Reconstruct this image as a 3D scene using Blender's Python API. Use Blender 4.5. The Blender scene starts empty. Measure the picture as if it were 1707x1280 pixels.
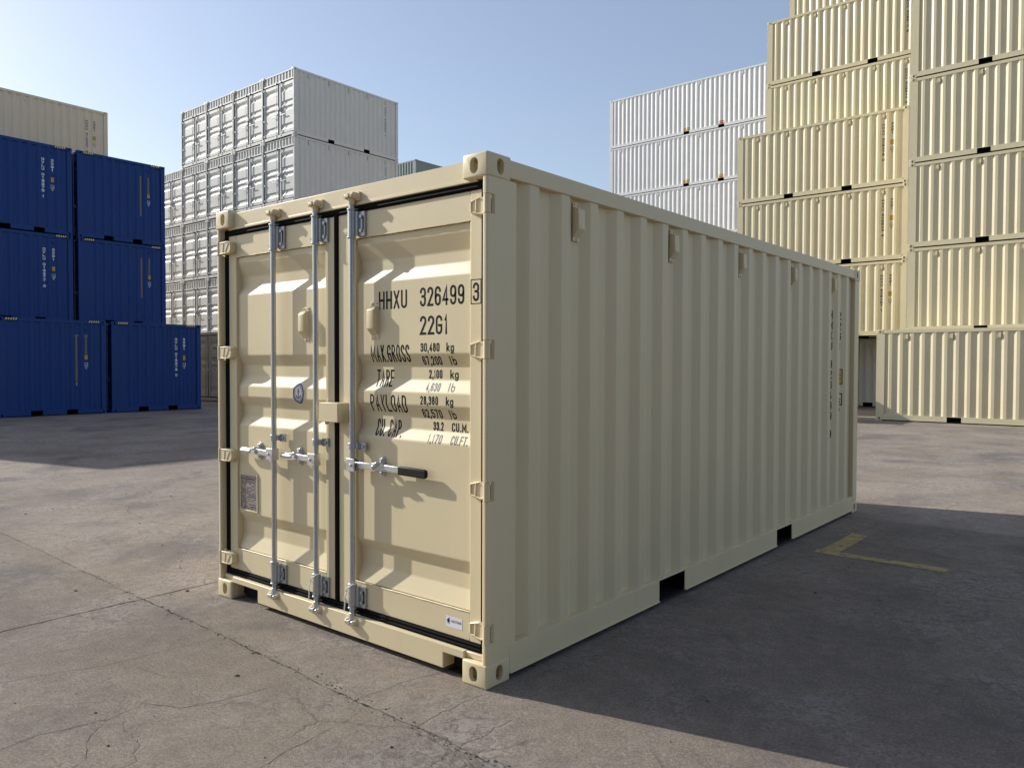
import bpy, bmesh, math, random
from mathutils import Vector, Matrix
R = math.radians
sc = bpy.context.scene
col = sc.collection

# ------------------------------------------------------------------ camera, sky, sun, exposure
SUN_AZ, SUN_EL = 13.2, 28.7          # light travels towards +x (+13 deg to +y), coming down at 28.7 deg
CAM_P = (2.4597, -2.7896, 1.5748)
YAW, PITCH, ROLL, FPX = .6903, -.0252, .0028, 1297.37
f_ = Vector((-math.sin(YAW)*math.cos(PITCH), math.cos(YAW)*math.cos(PITCH), math.sin(PITCH)))
r_ = Vector((math.cos(YAW), math.sin(YAW), 0)); u_ = r_.cross(f_)
rr = math.cos(ROLL)*r_ + math.sin(ROLL)*u_; uu = -math.sin(ROLL)*r_ + math.cos(ROLL)*u_
cam_d = bpy.data.cameras.new('camera'); cam = bpy.data.objects.new('camera', cam_d); col.objects.link(cam)
M = Matrix((rr, uu, -f_)).transposed().to_4x4(); M.translation = CAM_P
cam.matrix_world = M
cam_d.sensor_width = 36; cam_d.lens = FPX*36/1707; cam_d.clip_start = .05; cam_d.clip_end = 2000
sc.camera = cam

w = bpy.data.worlds.new('World'); sc.world = w; w.use_nodes = True
nt = w.node_tree; bg = nt.nodes['Background']
sky = nt.nodes.new('ShaderNodeTexSky'); sky.sky_type = 'NISHITA'; sky.sun_disc = False
sky.sun_elevation = R(SUN_EL); sky.sun_rotation = R(180+90-SUN_AZ)
sky.air_density = 1.1; sky.dust_density = 1.1; sky.ozone_density = 1.4; sky.altitude = 0
hz = nt.nodes.new('ShaderNodeMix'); hz.data_type = 'RGBA'; hz.inputs[0].default_value = .30   # thin even haze over the whole sky
nt.links.new(sky.outputs[0], hz.inputs[6]); hz.inputs[7].default_value = (2.35, 2.25, 2.70, 1)
nt.links.new(hz.outputs[2], bg.inputs[0]); bg.inputs[1].default_value = .132
sd = bpy.data.lights.new('sun', 'SUN'); sd.energy = 4.0; sd.angle = R(.5); sd.color = (1, .98, .92)
so = bpy.data.objects.new('sun', sd); col.objects.link(so)
a_, e_ = R(SUN_AZ), R(SUN_EL)
so.rotation_euler = Vector((math.cos(a_)*math.cos(e_), math.sin(a_)*math.cos(e_), -math.sin(e_))).to_track_quat('-Z', 'Y').to_euler()
so.location = (-30, -12, 25)
vs = sc.view_settings; vs.view_transform = 'Standard'; vs.look = 'None'; vs.gamma = 1; vs.use_curve_mapping = False
vs.exposure = .46

# ------------------------------------------------------------------ materials
def newmat(name):
    m = bpy.data.materials.new(name); m.use_nodes = True
    return m, m.node_tree, m.node_tree.nodes['Principled BSDF']
def N(nt, t, **k):
    n = nt.nodes.new(t)
    for a, b in k.items():
        if a in n.inputs: n.inputs[a].default_value = b
        else: setattr(n, a, b)
    return n
def ramp(nt, fac, p0, c0, p1, c1):
    r = nt.nodes.new('ShaderNodeValToRGB'); nt.links.new(fac, r.inputs[0])
    r.color_ramp.elements[0].position = p0; r.color_ramp.elements[0].color = (*c0, 1)
    r.color_ramp.elements[1].position = p1; r.color_ramp.elements[1].color = (*c1, 1)
    return r
def mix(nt, fac, a, b, mode='MIX'):
    m = nt.nodes.new('ShaderNodeMix'); m.data_type = 'RGBA'; m.blend_type = mode
    for sock, v in ((m.inputs[0], fac), (m.inputs[6], a), (m.inputs[7], b)):
        if isinstance(v, (int, float)): sock.default_value = v
        elif isinstance(v, tuple): sock.default_value = (*v, 1)
        else: nt.links.new(v, sock)
    return m.outputs[2]
def paint(name, c, rough=.42, dirt=(.25, .21, .16), amt=.10, bump=.05, coat=0.0, spec=.35):
    """sprayed steel: faint orange peel, uneven film, dust and rain streaks"""
    m, t, b = newmat(name)
    geo = N(t, 'ShaderNodeNewGeometry'); oi = N(t, 'ShaderNodeObjectInfo')
    tc = N(t, 'ShaderNodeTexCoord')
    n1 = N(t, 'ShaderNodeTexNoise', Scale=1.3, Detail=4.0, Roughness=.6); t.links.new(tc.outputs['Object'], n1.inputs['Vector'])
    mp = N(t, 'ShaderNodeMapping'); mp.inputs['Scale'].default_value = (9, 9, .9); t.links.new(tc.outputs['Object'], mp.inputs[0])
    n2 = N(t, 'ShaderNodeTexNoise', Scale=1.6, Detail=5.0, Roughness=.65); t.links.new(mp.outputs[0], n2.inputs['Vector'])
    base = mix(t, ramp(t, n1.outputs[0], .3, (0, 0, 0), .75, (1, 1, 1)).outputs[0], tuple(x*.955 for x in c), tuple(min(1, x*1.03) for x in c))
    st = ramp(t, n2.outputs[0], .52, (0, 0, 0), .8, (1, 1, 1))
    mul = N(t, 'ShaderNodeMath', operation='MULTIPLY'); t.links.new(st.outputs[0], mul.inputs[0]); mul.inputs[1].default_value = amt
    base = mix(t, mul.outputs[0], base, tuple(x*.5+d*.5 for x, d in zip(c, dirt)))
    # each part gets a slightly different batch of paint
    mr = N(t, 'ShaderNodeMapRange'); mr.inputs[3].default_value = .975; mr.inputs[4].default_value = 1.02
    t.links.new(oi.outputs['Random'], mr.inputs[0])
    vm = N(t, 'ShaderNodeVectorMath', operation='SCALE'); t.links.new(base, vm.inputs[0]); t.links.new(mr.outputs[0], vm.inputs['Scale'])
    t.links.new(vm.outputs[0], b.inputs['Base Color'])
    rm = N(t, 'ShaderNodeMapRange'); rm.inputs[3].default_value = rough-.07; rm.inputs[4].default_value = rough+.12
    t.links.new(n1.outputs[0], rm.inputs[0]); t.links.new(rm.outputs[0], b.inputs['Roughness'])
    b.inputs['Specular IOR Level'].default_value = spec; b.inputs['Coat Weight'].default_value = coat
    n3 = N(t, 'ShaderNodeTexNoise', Scale=3.2, Detail=2.0); t.links.new(tc.outputs['Object'], n3.inputs['Vector'])
    n4 = N(t, 'ShaderNodeTexNoise', Scale=260.0, Detail=1.0); t.links.new(tc.outputs['Object'], n4.inputs['Vector'])
    ad = N(t, 'ShaderNodeMath', operation='MULTIPLY_ADD'); t.links.new(n4.outputs[0], ad.inputs[0]); ad.inputs[1].default_value = .02; t.links.new(n3.outputs[0], ad.inputs[2])
    bp = N(t, 'ShaderNodeBump', Strength=bump, Distance=.02); t.links.new(ad.outputs[0], bp.inputs['Height']); t.links.new(bp.outputs[0], b.inputs['Normal'])
    return m
def plain(name, c, rough=.5, metal=0.0, spec=.5, var=.12, scale=30, bump=0):
    m, t, b = newmat(name)
    tc = N(t, 'ShaderNodeTexCoord'); n = N(t, 'ShaderNodeTexNoise', Scale=float(scale), Detail=3.0); t.links.new(tc.outputs['Object'], n.inputs['Vector'])
    t.links.new(mix(t, n.outputs[0], tuple(x*(1-var) for x in c), tuple(min(1, x*(1+var)) for x in c)), b.inputs['Base Color'])
    b.inputs['Roughness'].default_value = rough; b.inputs['Metallic'].default_value = metal; b.inputs['Specular IOR Level'].default_value = spec
    if bump:
        bp = N(t, 'ShaderNodeBump', Strength=bump, Distance=.004); t.links.new(n.outputs[0], bp.inputs['Height']); t.links.new(bp.outputs[0], b.inputs['Normal'])
    return m

IVORY = paint('ivory_paint', (.725, .612, .385), rough=.40)
CREAM = paint('cream_paint', (.665, .585, .385), rough=.38, amt=.14)
WHITE = paint('white_paint', (.76, .757, .75), rough=.40, amt=.12)
PALE = paint('pale_grey_white_paint', (.62, .61, .575), rough=.42, amt=.25)
TAN = paint('beige_grey_paint', (.70, .595, .44), rough=.45, amt=.25)
GREEN = paint('grey_green_paint', (.22, .265, .25), rough=.45, amt=.2)  # grey-green of its own, darkened to stand in for shade on its front
BLUE = paint('blue_paint', (.005, .040, .19), rough=.42, spec=.22, dirt=(.06, .07, .1), amt=.22)
GALV = plain('galvanised_steel', (.47, .49, .50), rough=.40, metal=.6, var=.16, scale=60)
ZINC = plain('bright_zinc_steel', (.60, .61, .62), rough=.36, metal=.75, var=.10, scale=40)
RUBBER = plain('black_rubber', (.007, .007, .008), rough=.75, spec=.08, var=.3)
DARK = plain('shade_black_interior', (.02, .019, .018), rough=.9, spec=.1)  # near-black colour carries the shade inside pockets, slots and behind doors
FLOOR = plain('container_underfloor', (.05, .045, .04), rough=.9, spec=.1)
BLACKINK = plain('black_lettering', (.007, .006, .007), rough=.6, spec=.12)
GREYINK = plain('grey_lettering', (.10, .09, .07), rough=.5, spec=.3)
WHITEINK = plain('white_lettering', (.72, .74, .76), rough=.5, spec=.3)
YELLOW = plain('yellow_decal', (.62, .36, .03), rough=.5, spec=.4)
PALEYEL = plain('pale_yellow_stripe', (.72, .62, .30), rough=.5, spec=.4)
TAPE = plain('brown_masking_tape', (.20, .155, .12), rough=.7, spec=.2)
STICKER = plain('white_sticker', (.78, .78, .80), rough=.35, var=.03)
NAVY = plain('navy_print', (.02, .03, .14), rough=.4)
PLATE = plain('etched_steel_plate', (.30, .27, .25), rough=.45, metal=.35, var=.2, scale=90)
GRIP = plain('black_grip', (.008, .008, .009), rough=.5, spec=.25)
TIE = plain('white_cable_tie', (.70, .70, .68), rough=.5, var=.05)
BARK = plain('pale_bark', (.26, .22, .18), rough=.9, spec=.1)
STONE = plain('loose_stone', (.10, .095, .09), rough=.9, spec=.1, var=.5, scale=20)

def concrete():
    m, t, b = newmat('worn_concrete')
    geo = N(t, 'ShaderNodeNewGeometry'); P = geo.outputs['Position']; oi = N(t, 'ShaderNodeObjectInfo')
    def noise(s, d=5.0, r=.6, vec=P, dist=0.0):
        n = N(t, 'ShaderNodeTexNoise', Scale=s, Detail=d, Roughness=r, Distortion=dist); t.links.new(vec, n.inputs['Vector']); return n.outputs[0]
    big = noise(.22, 4); mid = noise(1.1, 6, .65, dist=.4); fine = noise(9, 6, .7); grit = noise(75, 4, .7); sp = noise(210, 2, .6)
    c = mix(t, ramp(t, big, .35, (0, 0, 0), .68, (1, 1, 1)).outputs[0], (.240, .202, .168), (.325, .276, .226))
    c = mix(t, ramp(t, mid, .46, (0, 0, 0), .70, (1, 1, 1)).outputs[0], c, mix(t, .5, c, (.13, .118, .112)))
    c = mix(t, ramp(t, fine, .40, (0, 0, 0), .66, (1, 1, 1)).outputs[0], mix(t, 1.0, c, (.87, .87, .87), 'MULTIPLY'), mix(t, 1.0, c, (1.10, 1.09, 1.07), 'MULTIPLY'))
    c = mix(t, ramp(t, grit, .40, (0, 0, 0), .62, (1, 1, 1)).outputs[0], mix(t, 1.0, c, (.76, .76, .76), 'MULTIPLY'), mix(t, 1.0, c, (1.20, 1.19, 1.17), 'MULTIPLY'))
    # dark oily patches
    oil = noise(.62, 3, .5, dist=.8)
    c = mix(t, ramp(t, oil, .54, (0, 0, 0), .68, (1, 1, 1)).outputs[0], c, mix(t, .55, c, (.085, .082, .09)))
    # pale scuffed grit, patchy
    v = N(t, 'ShaderNodeTexVoronoi', Scale=46.0); t.links.new(P, v.inputs['Vector'])
    pm = N(t, 'ShaderNodeMath', operation='MULTIPLY'); t.links.new(ramp(t, v.outputs['Distance'], .10, (1, 1, 1), .26, (0, 0, 0)).outputs[0], pm.inputs[0])
    t.links.new(ramp(t, noise(1.7, 7, .75, dist=.5), .50, (0, 0, 0), .64, (1, 1, 1)).outputs[0], pm.inputs[1])
    pm2 = N(t, 'ShaderNodeMath', operation='MULTIPLY'); t.links.new(pm.outputs[0], pm2.inputs[0]); pm2.inputs[1].default_value = .75
    c = mix(t, pm2.outputs[0], c, (.46, .43, .39))
    # lace-like scuffing where the cement skin has worn off
    lc = noise(20, 8, .78, dist=1.2)
    lm = N(t, 'ShaderNodeMath', operation='MULTIPLY'); t.links.new(ramp(t, lc, .495, (0, 0, 0), .53, (1, 1, 1)).outputs[0], lm.inputs[0])
    t.links.new(ramp(t, noise(.9, 6, .7, dist=.6), .44, (0, 0, 0), .60, (.48, .48, .48)).outputs[0], lm.inputs[1])
    c = mix(t, lm.outputs[0], c, (.42, .385, .36))
    ld = N(t, 'ShaderNodeMath', operation='MULTIPLY'); t.links.new(ramp(t, lc, .40, (1, 1, 1), .47, (0, 0, 0)).outputs[0], ld.inputs[0])
    t.links.new(ramp(t, noise(1.3, 5, .7, dist=.4), .44, (0, 0, 0), .60, (.5, .5, .5)).outputs[0], ld.inputs[1])
    c = mix(t, ld.outputs[0], c, (.11, .10, .10))
    # dark specks
    v2 = N(t, 'ShaderNodeTexVoronoi', Scale=13.0); t.links.new(P, v2.inputs['Vector'])
    c = mix(t, ramp(t, v2.outputs['Distance'], .035, (.8, .8, .8), .06, (0, 0, 0)).outputs[0], c, (.05, .045, .04))
    # hair cracks: distorted cell borders, only in places
    dn = N(t, 'ShaderNodeTexNoise', Scale=1.4, Detail=6.0, Roughness=.7); t.links.new(P, dn.inputs['Vector'])
    va = N(t, 'ShaderNodeVectorMath', operation='MULTIPLY_ADD'); t.links.new(dn.outputs['Color'], va.inputs[0]); va.inputs[1].default_value = (.32, .32, 0); t.links.new(P, va.inputs[2])
    cracks = []
    for s, wd in ((.45, .0016), (1.05, .0016)):
        vc = N(t, 'ShaderNodeTexVoronoi', feature='DISTANCE_TO_EDGE', Scale=s); t.links.new(va.outputs[0], vc.inputs['Vector'])
        cr = ramp(t, vc.outputs['Distance'], wd*s*2, (1, 1, 1), wd*s*2+.006*s, (0, 0, 0))
        mk = ramp(t, noise(.5 if s < .8 else .8, 3, .5), .47, (0, 0, 0), .56, (1, 1, 1))
        mm = N(t, 'ShaderNodeMath', operation='MULTIPLY'); t.links.new(cr.outputs[0], mm.inputs[0]); t.links.new(mk.outputs[0], mm.inputs[1]); cracks.append(mm.outputs[0])
    mx = N(t, 'ShaderNodeMath', operation='MAXIMUM'); t.links.new(cracks[0], mx.inputs[0]); t.links.new(cracks[1], mx.inputs[1])
    cm = N(t, 'ShaderNodeMath', operation='MULTIPLY'); t.links.new(mx.outputs[0], cm.inputs[0]); cm.inputs[1].default_value = .22
    c = mix(t, cm.outputs[0], c, (.055, .05, .045))
    mr = N(t, 'ShaderNodeMapRange'); mr.inputs[3].default_value = .93; mr.inputs[4].default_value = 1.06; t.links.new(oi.outputs['Random'], mr.inputs[0])
    vm = N(t, 'ShaderNodeVectorMath', operation='SCALE'); t.links.new(c, vm.inputs[0]); t.links.new(mr.outputs[0], vm.inputs['Scale'])
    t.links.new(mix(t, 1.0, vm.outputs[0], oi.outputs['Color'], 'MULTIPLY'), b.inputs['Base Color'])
    b.inputs['Roughness'].default_value = .88; b.inputs['Specular IOR Level'].default_value = .25
    h = N(t, 'ShaderNodeMath', operation='MULTIPLY_ADD'); t.links.new(grit, h.inputs[0]); h.inputs[1].default_value = .35; t.links.new(sp, h.inputs[2])
    h2 = N(t, 'ShaderNodeMath', operation='MULTIPLY_ADD'); t.links.new(fine, h2.inputs[0]); h2.inputs[1].default_value = 1.2; t.links.new(h.outputs[0], h2.inputs[2])
    h3 = N(t, 'ShaderNodeMath', operation='MULTIPLY_ADD'); t.links.new(mx.outputs[0], h3.inputs[0]); h3.inputs[1].default_value = -.6; t.links.new(h2.outputs[0], h3.inputs[2])
    bp = N(t, 'ShaderNodeBump', Strength=.8, Distance=.007); t.links.new(h3.outputs[0], bp.inputs['Height']); t.links.new(bp.outputs[0], b.inputs['Normal'])
    return m
CONCRETE = concrete()
def worn_yellow():
    m, t, b = newmat('worn_yellow_road_paint')
    geo = N(t, 'ShaderNodeNewGeometry')
    n = N(t, 'ShaderNodeTexNoise', Scale=11.0, Detail=9.0, Roughness=.8); t.links.new(geo.outputs['Position'], n.inputs['Vector'])
    n2 = N(t, 'ShaderNodeTexNoise', Scale=5.0, Detail=3.0); t.links.new(geo.outputs['Position'], n2.inputs['Vector'])
    t.links.new(mix(t, n2.outputs[0], (.33, .24, .075), (.50, .40, .19)), b.inputs['Base Color'])
    t.links.new(ramp(t, n.outputs[0], .37, (0, 0, 0), .47, (1, 1, 1)).outputs[0], b.inputs['Alpha'])
    b.inputs['Roughness'].default_value = .8
    return m
WORNYEL = worn_yellow()

# ------------------------------------------------------------------ helpers
class MB:
    def __init__(s): s.v = []; s.f = []
    def add(s, vs, fs):
        n = len(s.v); s.v += [tuple(p) for p in vs]; s.f += [tuple(i+n for i in f) for f in fs]; return s
    def box(s, x0, y0, z0, x1, y1, z1):
        x0, x1 = sorted((x0, x1)); y0, y1 = sorted((y0, y1)); z0, z1 = sorted((z0, z1))
        return s.add([(x, y, z) for z in (z0, z1) for y in (y0, y1) for x in (x0, x1)],
                     [(0, 2, 3, 1), (4, 5, 7, 6), (0, 1, 5, 4), (2, 6, 7, 3), (0, 4, 6, 2), (1, 3, 7, 5)])
    def prism(s, poly, axis, a, b):
        """poly: 2D outline in the other two axes (cyclic order y,z for x; x,z for y; x,y for z)"""
        n = len(poly)
        def P(p, c): return (c, p[0], p[1]) if axis == 'x' else (p[0], c, p[1]) if axis == 'y' else (p[0], p[1], c)
        vs = [P(p, a) for p in poly] + [P(p, b) for p in poly]
        fs = [tuple(range(n)), tuple(range(2*n-1, n-1, -1))] + [(i, n+i, n+(i+1) % n, (i+1) % n) for i in range(n)]
        return s.add(vs, fs)
    def tube(s, pts, r, n=10, closed=False):
        pts = [Vector(p) for p in pts]; rings = []; m = len(pts)
        rs = r if isinstance(r, (list, tuple)) else [r]*m
        up = None
        for i, p in enumerate(pts):
            if closed: d = pts[(i+1) % m]-pts[i-1]
            else: d = pts[min(i+1, m-1)]-pts[max(i-1, 0)]
            d.normalize()
            if up is None: up = d.orthogonal().normalized()
            a = (up - d*up.dot(d)).normalized(); up = a; b = d.cross(a)
            rings.append([p+a*math.cos(2*math.pi*k/n)*rs[i]+b*math.sin(2*math.pi*k/n)*rs[i] for k in range(n)])
        vs = [q for ring in rings for q in ring]; fs = []
        for i in range(m if closed else m-1):
            j = (i+1) % m
            for k in range(n): fs.append((i*n+k, i*n+(k+1) % n, j*n+(k+1) % n, j*n+k))
        if not closed: fs += [tuple(range(n-1, -1, -1)), tuple((m-1)*n+k for k in range(n))]
        return s.add(vs, fs)
    def mesh(s, name, smooth=False, ang=35):
        me = bpy.data.meshes.new(name); me.from_pydata(s.v, [], s.f)
        bm = bmesh.new(); bm.from_mesh(me); bmesh.ops.recalc_face_normals(bm, faces=bm.faces); bm.to_mesh(me); bm.free()
        if smooth: me.shade_smooth(); me.set_sharp_from_angle(angle=R(ang))
        return me
    def build(s, name, mat, parent=None, smooth=False, bevel=0, seg=2, ang=35):
        o = link(name, s.mesh(name, smooth, ang), mat, parent)
        if bevel: bev(o, bevel, seg)
        return o
def bev(o, wdt, seg=2):
    m = o.modifiers.new('bevel', 'BEVEL'); m.width = wdt; m.segments = seg; m.limit_method = 'ANGLE'; m.angle_limit = R(40); m.harden_normals = False
    o.data.shade_smooth(); o.data.set_sharp_from_angle(angle=R(50))
def link(name, me, mat, parent=None):
    o = bpy.data.objects.new(name, me)
    if mat is not None and not me.materials: me.materials.append(mat)
    col.objects.link(o)
    if parent: o.parent = parent
    return o
def empty(name, parent=None):
    o = bpy.data.objects.new(name, None); col.objects.link(o); o.empty_display_size = .3
    if parent: o.parent = parent
    return o
def tag(o, label=None, cat=None, group=None, kind=None):
    for k, v in (('label', label), ('category', cat), ('group', group), ('kind', kind)):
        if v: o[k] = v
def copy_tree(o, parent=None):
    c = o.copy(); col.objects.link(c)
    if parent is not None: c.parent = parent
    for ch in list(o.children): copy_tree(ch, c)
    return c
def hsh(*a): return random.Random(hash(tuple(a)) & 0xffffffff)

def fillet(pts, r, n=2):
    """round the inner corners of an open polyline"""
    out = [pts[0]]
    for i in range(1, len(pts)-1):
        a, p, b = (Vector(pts[j]) for j in (i-1, i, i+1))
        d1, d2 = (a-p), (b-p); q = min(r, d1.length*.45, d2.length*.45)
        s, e = p+d1.normalized()*q, p+d2.normalized()*q
        for k in range(n+1):
            u = k/n; out.append(tuple((1-u)*(1-u)*s+2*u*(1-u)*p+u*u*e))
    out.append(pts[-1]); return out
def interp(prof, t):
    if t <= prof[0][0]: return prof[0][1]
    for (a, fa), (b, fb) in zip(prof, prof[1:]):
        if a <= t <= b: return fa+(fb-fa)*(t-a)/(b-a) if b > a else fa
    return prof[-1][1]

# ------------------------------------------------------------------ stroke lettering
def arc(cx, cy, rx, ry, a0, a1, n=7):
    return [(cx+rx*math.cos(R(a0+(a1-a0)*i/n)), cy+ry*math.sin(R(a0+(a1-a0)*i/n))) for i in range(n+1)]
T_, B_ = .80, .20
G = {
 'O': [arc(.5, T_, .5, .2, 0, 180)+arc(.5, B_, .5, .2, 180, 360)+[(1, T_)]],
 'H': [[(0, 0), (0, 1)], [(1, 0), (1, 1)], [(0, .5), (1, .5)]], 'X': [[(0, 0), (1, 1)], [(0, 1), (1, 0)]],
 'U': [[(0, 1)]+arc(.5, B_, .5, .2, 180, 360)+[(1, 1)]], 'V': [[(0, 1), (.5, 0), (1, 1)]],
 'L': [[(0, 1), (0, 0), (1, 0)]], '1': [[(.25, .8), (.6, 1), (.6, 0)]],
 '3': [arc(.5, T_, .5, .2, 180, 0)+[(1, .66)]+arc(.6, .66, .4, .13, 0, -90, 3)+[(.35, .53)], [(.6, .53)]+arc(.6, .4, .4, .13, 90, 0, 3)+arc(.5, B_, .5, .2, 0, -180)],
 '2': [arc(.5, T_, .5, .2, 180, 0)+[(1, .68), (0, .0), (1, 0)]],
 '6': [arc(.5, T_, .5, .2, 0, 180)+arc(.5, B_, .5, .2, 180, 360)+arc(.5, .4, .5, .17, 0, 180)],
 '9': [arc(.5, B_, .5, .2, 180, 360)+arc(.5, T_, .5, .2, 0, 180)+arc(.5, .6, .5, .17, 180, 360)],
 '4': [[(.75, 0), (.75, 1), (0, .25), (1, .25)]], '7': [[(0, 1), (1, 1), (.35, 0)]],
 '5': [[(1, 1), (0, 1), (0, .55)]+arc(.5, .45, .5, .17, 150, 0, 5)+arc(.5, B_, .5, .2, 0, -180)],
 '8': [arc(.5, .78, .44, .22, 0, 360, 12), arc(.5, .28, .5, .28, 0, 360, 12)],
 'G': [arc(.5, T_, .5, .2, 0, 180)+arc(.5, B_, .5, .2, 180, 360)+[(1, .47), (.5, .47)]],
 'C': [arc(.5, T_, .5, .2, 0, 180)+arc(.5, B_, .5, .2, 180, 360)], 'M': [[(0, 0), (0, 1), (.5, .25), (1, 1), (1, 0)]],
 'N': [[(0, 0), (0, 1), (1, 0), (1, 1)]], 'A': [[(0, 0), (.5, 1), (1, 0)], [(.2, .32), (.8, .32)]],
 'R': [[(0, 0), (0, 1), (.5, 1)]+arc(.5, .77, .5, .23, 90, -90)+[(0, .54)], [(.5, .54), (1, 0)]],
 'P': [[(0, 0), (0, 1), (.5, 1)]+arc(.5, .75, .5, .25, 90, -90)+[(0, .5)]],
 'D': [[(0, 0), (0, 1), (.4, 1)]+arc(.4, .78, .6, .22, 90, 0)+arc(.4, .22, .6, .22, 0, -90)+[(0, 0)]],
 'E': [[(1, 0), (0, 0), (0, 1), (1, 1)], [(0, .53), (.85, .53)]], 'F': [[(0, 0), (0, 1), (1, 1)], [(0, .53), (.85, .53)]],
 'S': [arc(.5, T_, .5, .2, 0, 180)+[(0, .68), (1, .34)]+arc(.5, B_, .5, .2, 0, -180)],
 'T': [[(0, 1), (1, 1)], [(.5, 1), (.5, 0)]], 'Y': [[(0, 1), (.5, .45), (1, 1)], [(.5, .45), (.5, 0)]],
 'k': [[(0, 0), (0, 1)], [(.9, .62), (0, .25)], [(.3, .38), (1, 0)]], 'l': [[(.5, 0), (.5, 1)]],
 'b': [[(0, 1), (0, .15)]+arc(.5, .18, .5, .18, 180, 360)+arc(.5, .46, .5, .18, 0, 180)],
 'g': [[(1, .62), (1, -.15)]+arc(.5, -.12, .5, .17, 0, -160), arc(.5, .46, .5, .17, 0, 180)+arc(.5, .18, .5, .18, 180, 360)+[(1, .46)]],
 '.': [[(.5, 0), (.5, .03)]], ',': [[(.55, .06), (.35, -.16)]], ' ': [],
}
G['0'] = G['O']; G['Q'] = G['O']
def glyph(out, ch, x, y, wd, h, t, k=[0]):
    """stroke -> quads ribbon in 2D with a tiny layer number so strokes never share a plane"""
    iw, ih = wd-t, h-t
    for line in G[ch]:
        k[0] = (k[0]+1) % 7
        pts = [Vector((x+t/2+p[0]*iw, y+t/2+p[1]*ih)) for p in line]; n = len(pts)
        q = [pts[0]]
        for p in pts[1:]:
            if (p-q[-1]).length > 1e-5: q.append(p)
        pts = q; n = len(pts)
        if n < 2: continue
        closed = (pts[0]-pts[-1]).length < 1e-4
        L = []
        for i, p in enumerate(pts):
            a = pts[i-1] if i else (pts[-2] if closed else None); b = pts[i+1] if i < n-1 else (pts[1] if closed else None)
            d1 = (p-a).normalized() if a is not None else None; d2 = (b-p).normalized() if b is not None else None
            if d1 is None: d1 = d2
            if d2 is None: d2 = d1
            m = d1+d2
            if m.length < .1: m = d2
            m.normalize(); nn = Vector((-m.y, m.x)); c = max(.45, nn.dot(Vector((-d2.y, d2.x))))
            e = nn*(t/2/c); pp = p.copy()
            if a is None: pp = p-d2*t*.5
            if b is None: pp = p+d1*t*.5
            L.append((pp+e, pp-e))
        for i in range(n-1): out.append((k[0], [L[i][0], L[i][1], L[i+1][1], L[i+1][0]]))
def word(txt, x0, z0, x1, h, t, cw=None, narrow='1l.,'):
    """horizontal text fitted into x0..x1, base z0"""
    ws = [(.34 if c in '.,' else .62 if c in narrow else .5 if c == ' ' else 1.35 if c == 'M' else 1) for c in txt]; gap = .25
    unit = (x1-x0)/(sum(ws)+gap*(len(txt)-1)); x = x0; out = []
    for c, wv in zip(txt, ws):
        lc = c in 'kg'
        if c in G: glyph(out, c, x, z0, wv*unit, h, t)
        x += (wv+gap)*unit
    return out
def column(txt, cx, z1, pitch, cw, h, t):
    out = []; z = z1
    for c in txt:
        if c in G and c != ' ': glyph(out, c, cx-cw/2, z-h, cw, h, t)
        z -= pitch*(.75 if c == ' ' else 1)
    return out
def rect2(x0, z0, x1, z1): return [(0, [Vector((x0, z0)), Vector((x1, z0)), Vector((x1, z1)), Vector((x0, z1))])]
def frame2(x0, z0, x1, z1, t): return rect2(x0, z0, x1, z0+t)+rect2(x0, z1-t, x1, z1)+rect2(x0, z0+t, x0+t, z1-t)+rect2(x1-t, z0+t, x1, z1-t)
def decal(name, quads, mat, parent, prof=None, axis='y', off=.0004, const=0.0):
    """flat print laid on a corrugated sheet. axis 'y': quads are (x,z), depth prof(z) along y (door).
       axis 'x': quads are (y,z), depth prof(y) along x (side wall)."""
    bm = bmesh.new()
    for lay, q in quads:
        vs = [bm.verts.new((p.x, lay*.00005, p.y)) for p in q]
        try: bm.faces.new(vs)
        except ValueError: pass
    if prof:
        for t_, _ in prof:
            co, no = ((0, 0, t_), (0, 0, 1)) if axis == 'y' else ((t_, 0, 0), (1, 0, 0))
            bmesh.ops.bisect_plane(bm, geom=bm.verts[:]+bm.edges[:]+bm.faces[:], dist=1e-6, plane_co=co, plane_no=no)
    for v in bm.verts:
        x, l, z = v.co
        if axis == 'y': v.co = (x, (interp(prof, z) if prof else const)-off-l, z)
        else: v.co = ((interp(prof, x) if prof else const)+off+l, x, z)
    want = Vector((0, -1, 0)) if axis == 'y' else Vector((1, 0, 0))
    bm.normal_update()
    for f in bm.faces:
        if f.normal.dot(want) < 0: f.normal_flip()
    me = bpy.data.meshes.new(name); bm.to_mesh(me); bm.free()
    return link(name, me, mat, parent)

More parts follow.
